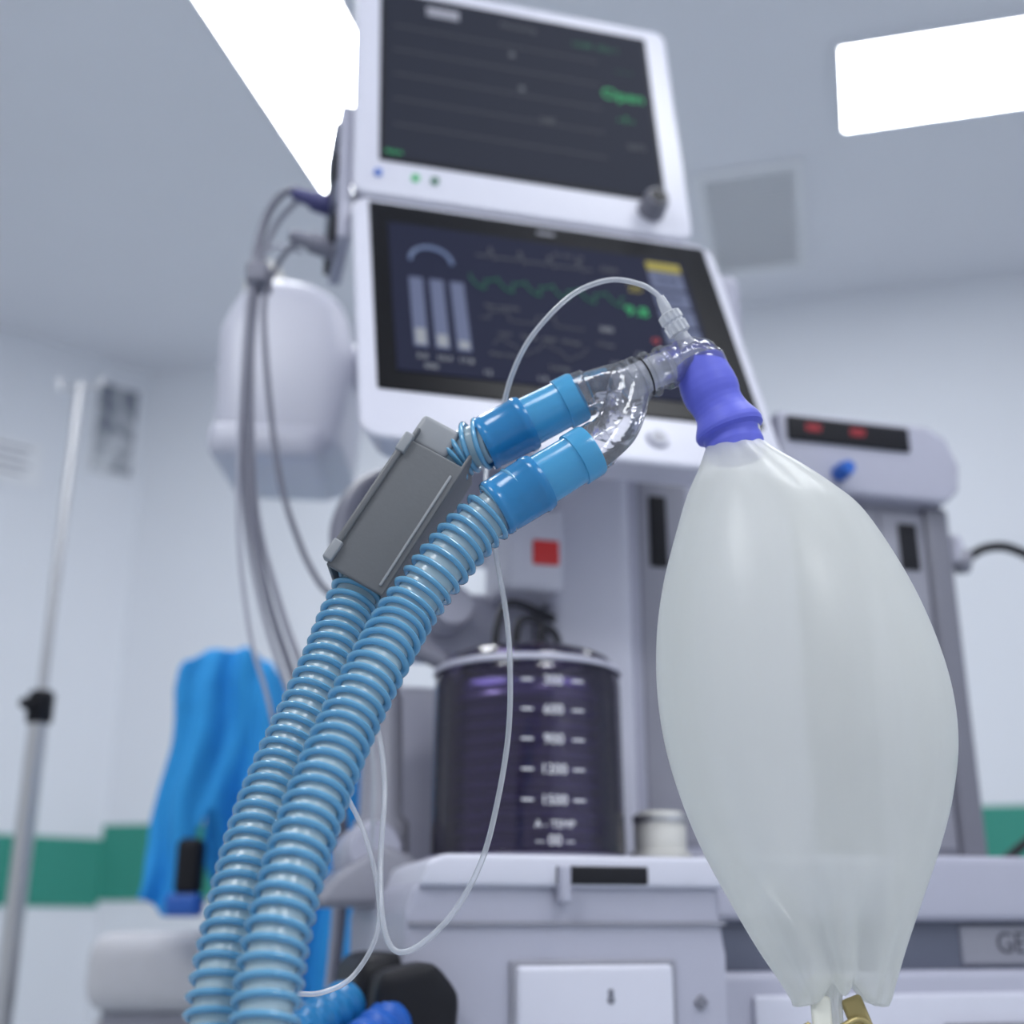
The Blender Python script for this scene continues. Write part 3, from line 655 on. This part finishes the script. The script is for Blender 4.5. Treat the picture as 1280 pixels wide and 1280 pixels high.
for z,a,b in zip(zs,xl,xr):
    cx=(a+b)/2;w=(b-a)/2;fl=sm(.85,.795,z);dep=w*(.86*(1-fl)+.66*fl)
    amp=.011+.035*sm(.99,1.06,z)+.012*sm(.92,.86,z)+.11*fl
    row=[]
    for k in range(SEG):
        ph=2*math.pi*k/SEG
        m_=0
        for s0,q in ((.35,.6),(1.15,1),(1.95,.7),(2.8,.6),(3.75,.5),(4.42,.9),(4.98,1.),(5.6,.5)):
            m_-=q*lobe(ph,s0,.16)
        if abs(math.cos(ph))>.96: m_*=.3
        rr=1+amp*m_
        zz_=z-.004*fl*(math.cos(ph)**2)+.010*fl*sum(lobe(ph,s0,.20) for s0 in (4.42,4.98,1.15,1.95))
        row.append(bm.verts.new((cx+w*math.cos(ph)*rr,.62+dep*math.sin(ph)*rr,zz_)))
    rg.append(row)
lastrow=[v.co.copy() for v in rg[-1]]
cx=sum(c.x for c in lastrow)/SEG
for f,dz in ((.95,-.0030),(.86,-.0040),(.68,.001),(.48,.006),(.34,.004),(.27,-.004),(.26,-.016)):
    zc=sum(c.z for c in lastrow)/SEG
    rg.append([bm.verts.new((cx-.008*(1-f)+(c.x-cx)*f,.62+(c.y-.62)*f,zc+(c.z-zc)*max(0,f*1.5-.5)+dz)) for c in lastrow])
for i in range(len(rg)-1):
    for k in range(SEG): bm.faces.new((rg[i][k],rg[i][(k+1)%SEG],rg[i+1][(k+1)%SEG],rg[i+1][k]))
bm.faces.new(rg[-1])
finish('bag_body',bm,M['bag'],rb)
lathe_axis('bag_neck',(.1215,.62,1.062),(.1215,.62,1.078),[(0,.0152),(1,.0135)],M['ivory'],rb,40,cap=False)
box('tail_tab',.139,.148,.612,.617,.766,.790,M['ivory'],rb,.002)
box('tail_tab_2',.158,.168,.617,.622,.764,.790,M['brass'],rb,.002,rot=(0,math.radians(-20),0))
bm=bmesh.new()
sweep_bm(bm,catmull([(.136,.614,.778),(.142,.612,.774),(.150,.612,.776),(.160,.614,.780),(.167,.617,.776),(.165,.619,.768),(.152,.617,.765),(.139,.616,.769),(.136,.614,.778)],8),.0014,10)
finish('tail_clip_ring',bm,M['brass'],rb)

# ------------------------------------------------------------ light
w=bpy.data.worlds.new('room_ambient');S.world=w;w.use_nodes=True
w.node_tree.nodes['Background'].inputs[0].default_value=(.85,.91,1.,1);w.node_tree.nodes['Background'].inputs[1].default_value=.58

# ------------------------------------------------------------ camera
cd=bpy.data.cameras.new('camera');cam=bpy.data.objects.new('camera',cd);COL.objects.link(cam)
cam.location=(0,0,.82);cam.rotation_euler=(math.radians(90+18.7),0,0)
cd.sensor_width=36;cd.lens=43.2;cd.clip_start=.02;cd.clip_end=50
cd.dof.use_dof=True;cd.dof.focus_distance=.615;cd.dof.aperture_fstop=5.0
S.camera=cam
S.view_settings.view_transform='Standard'
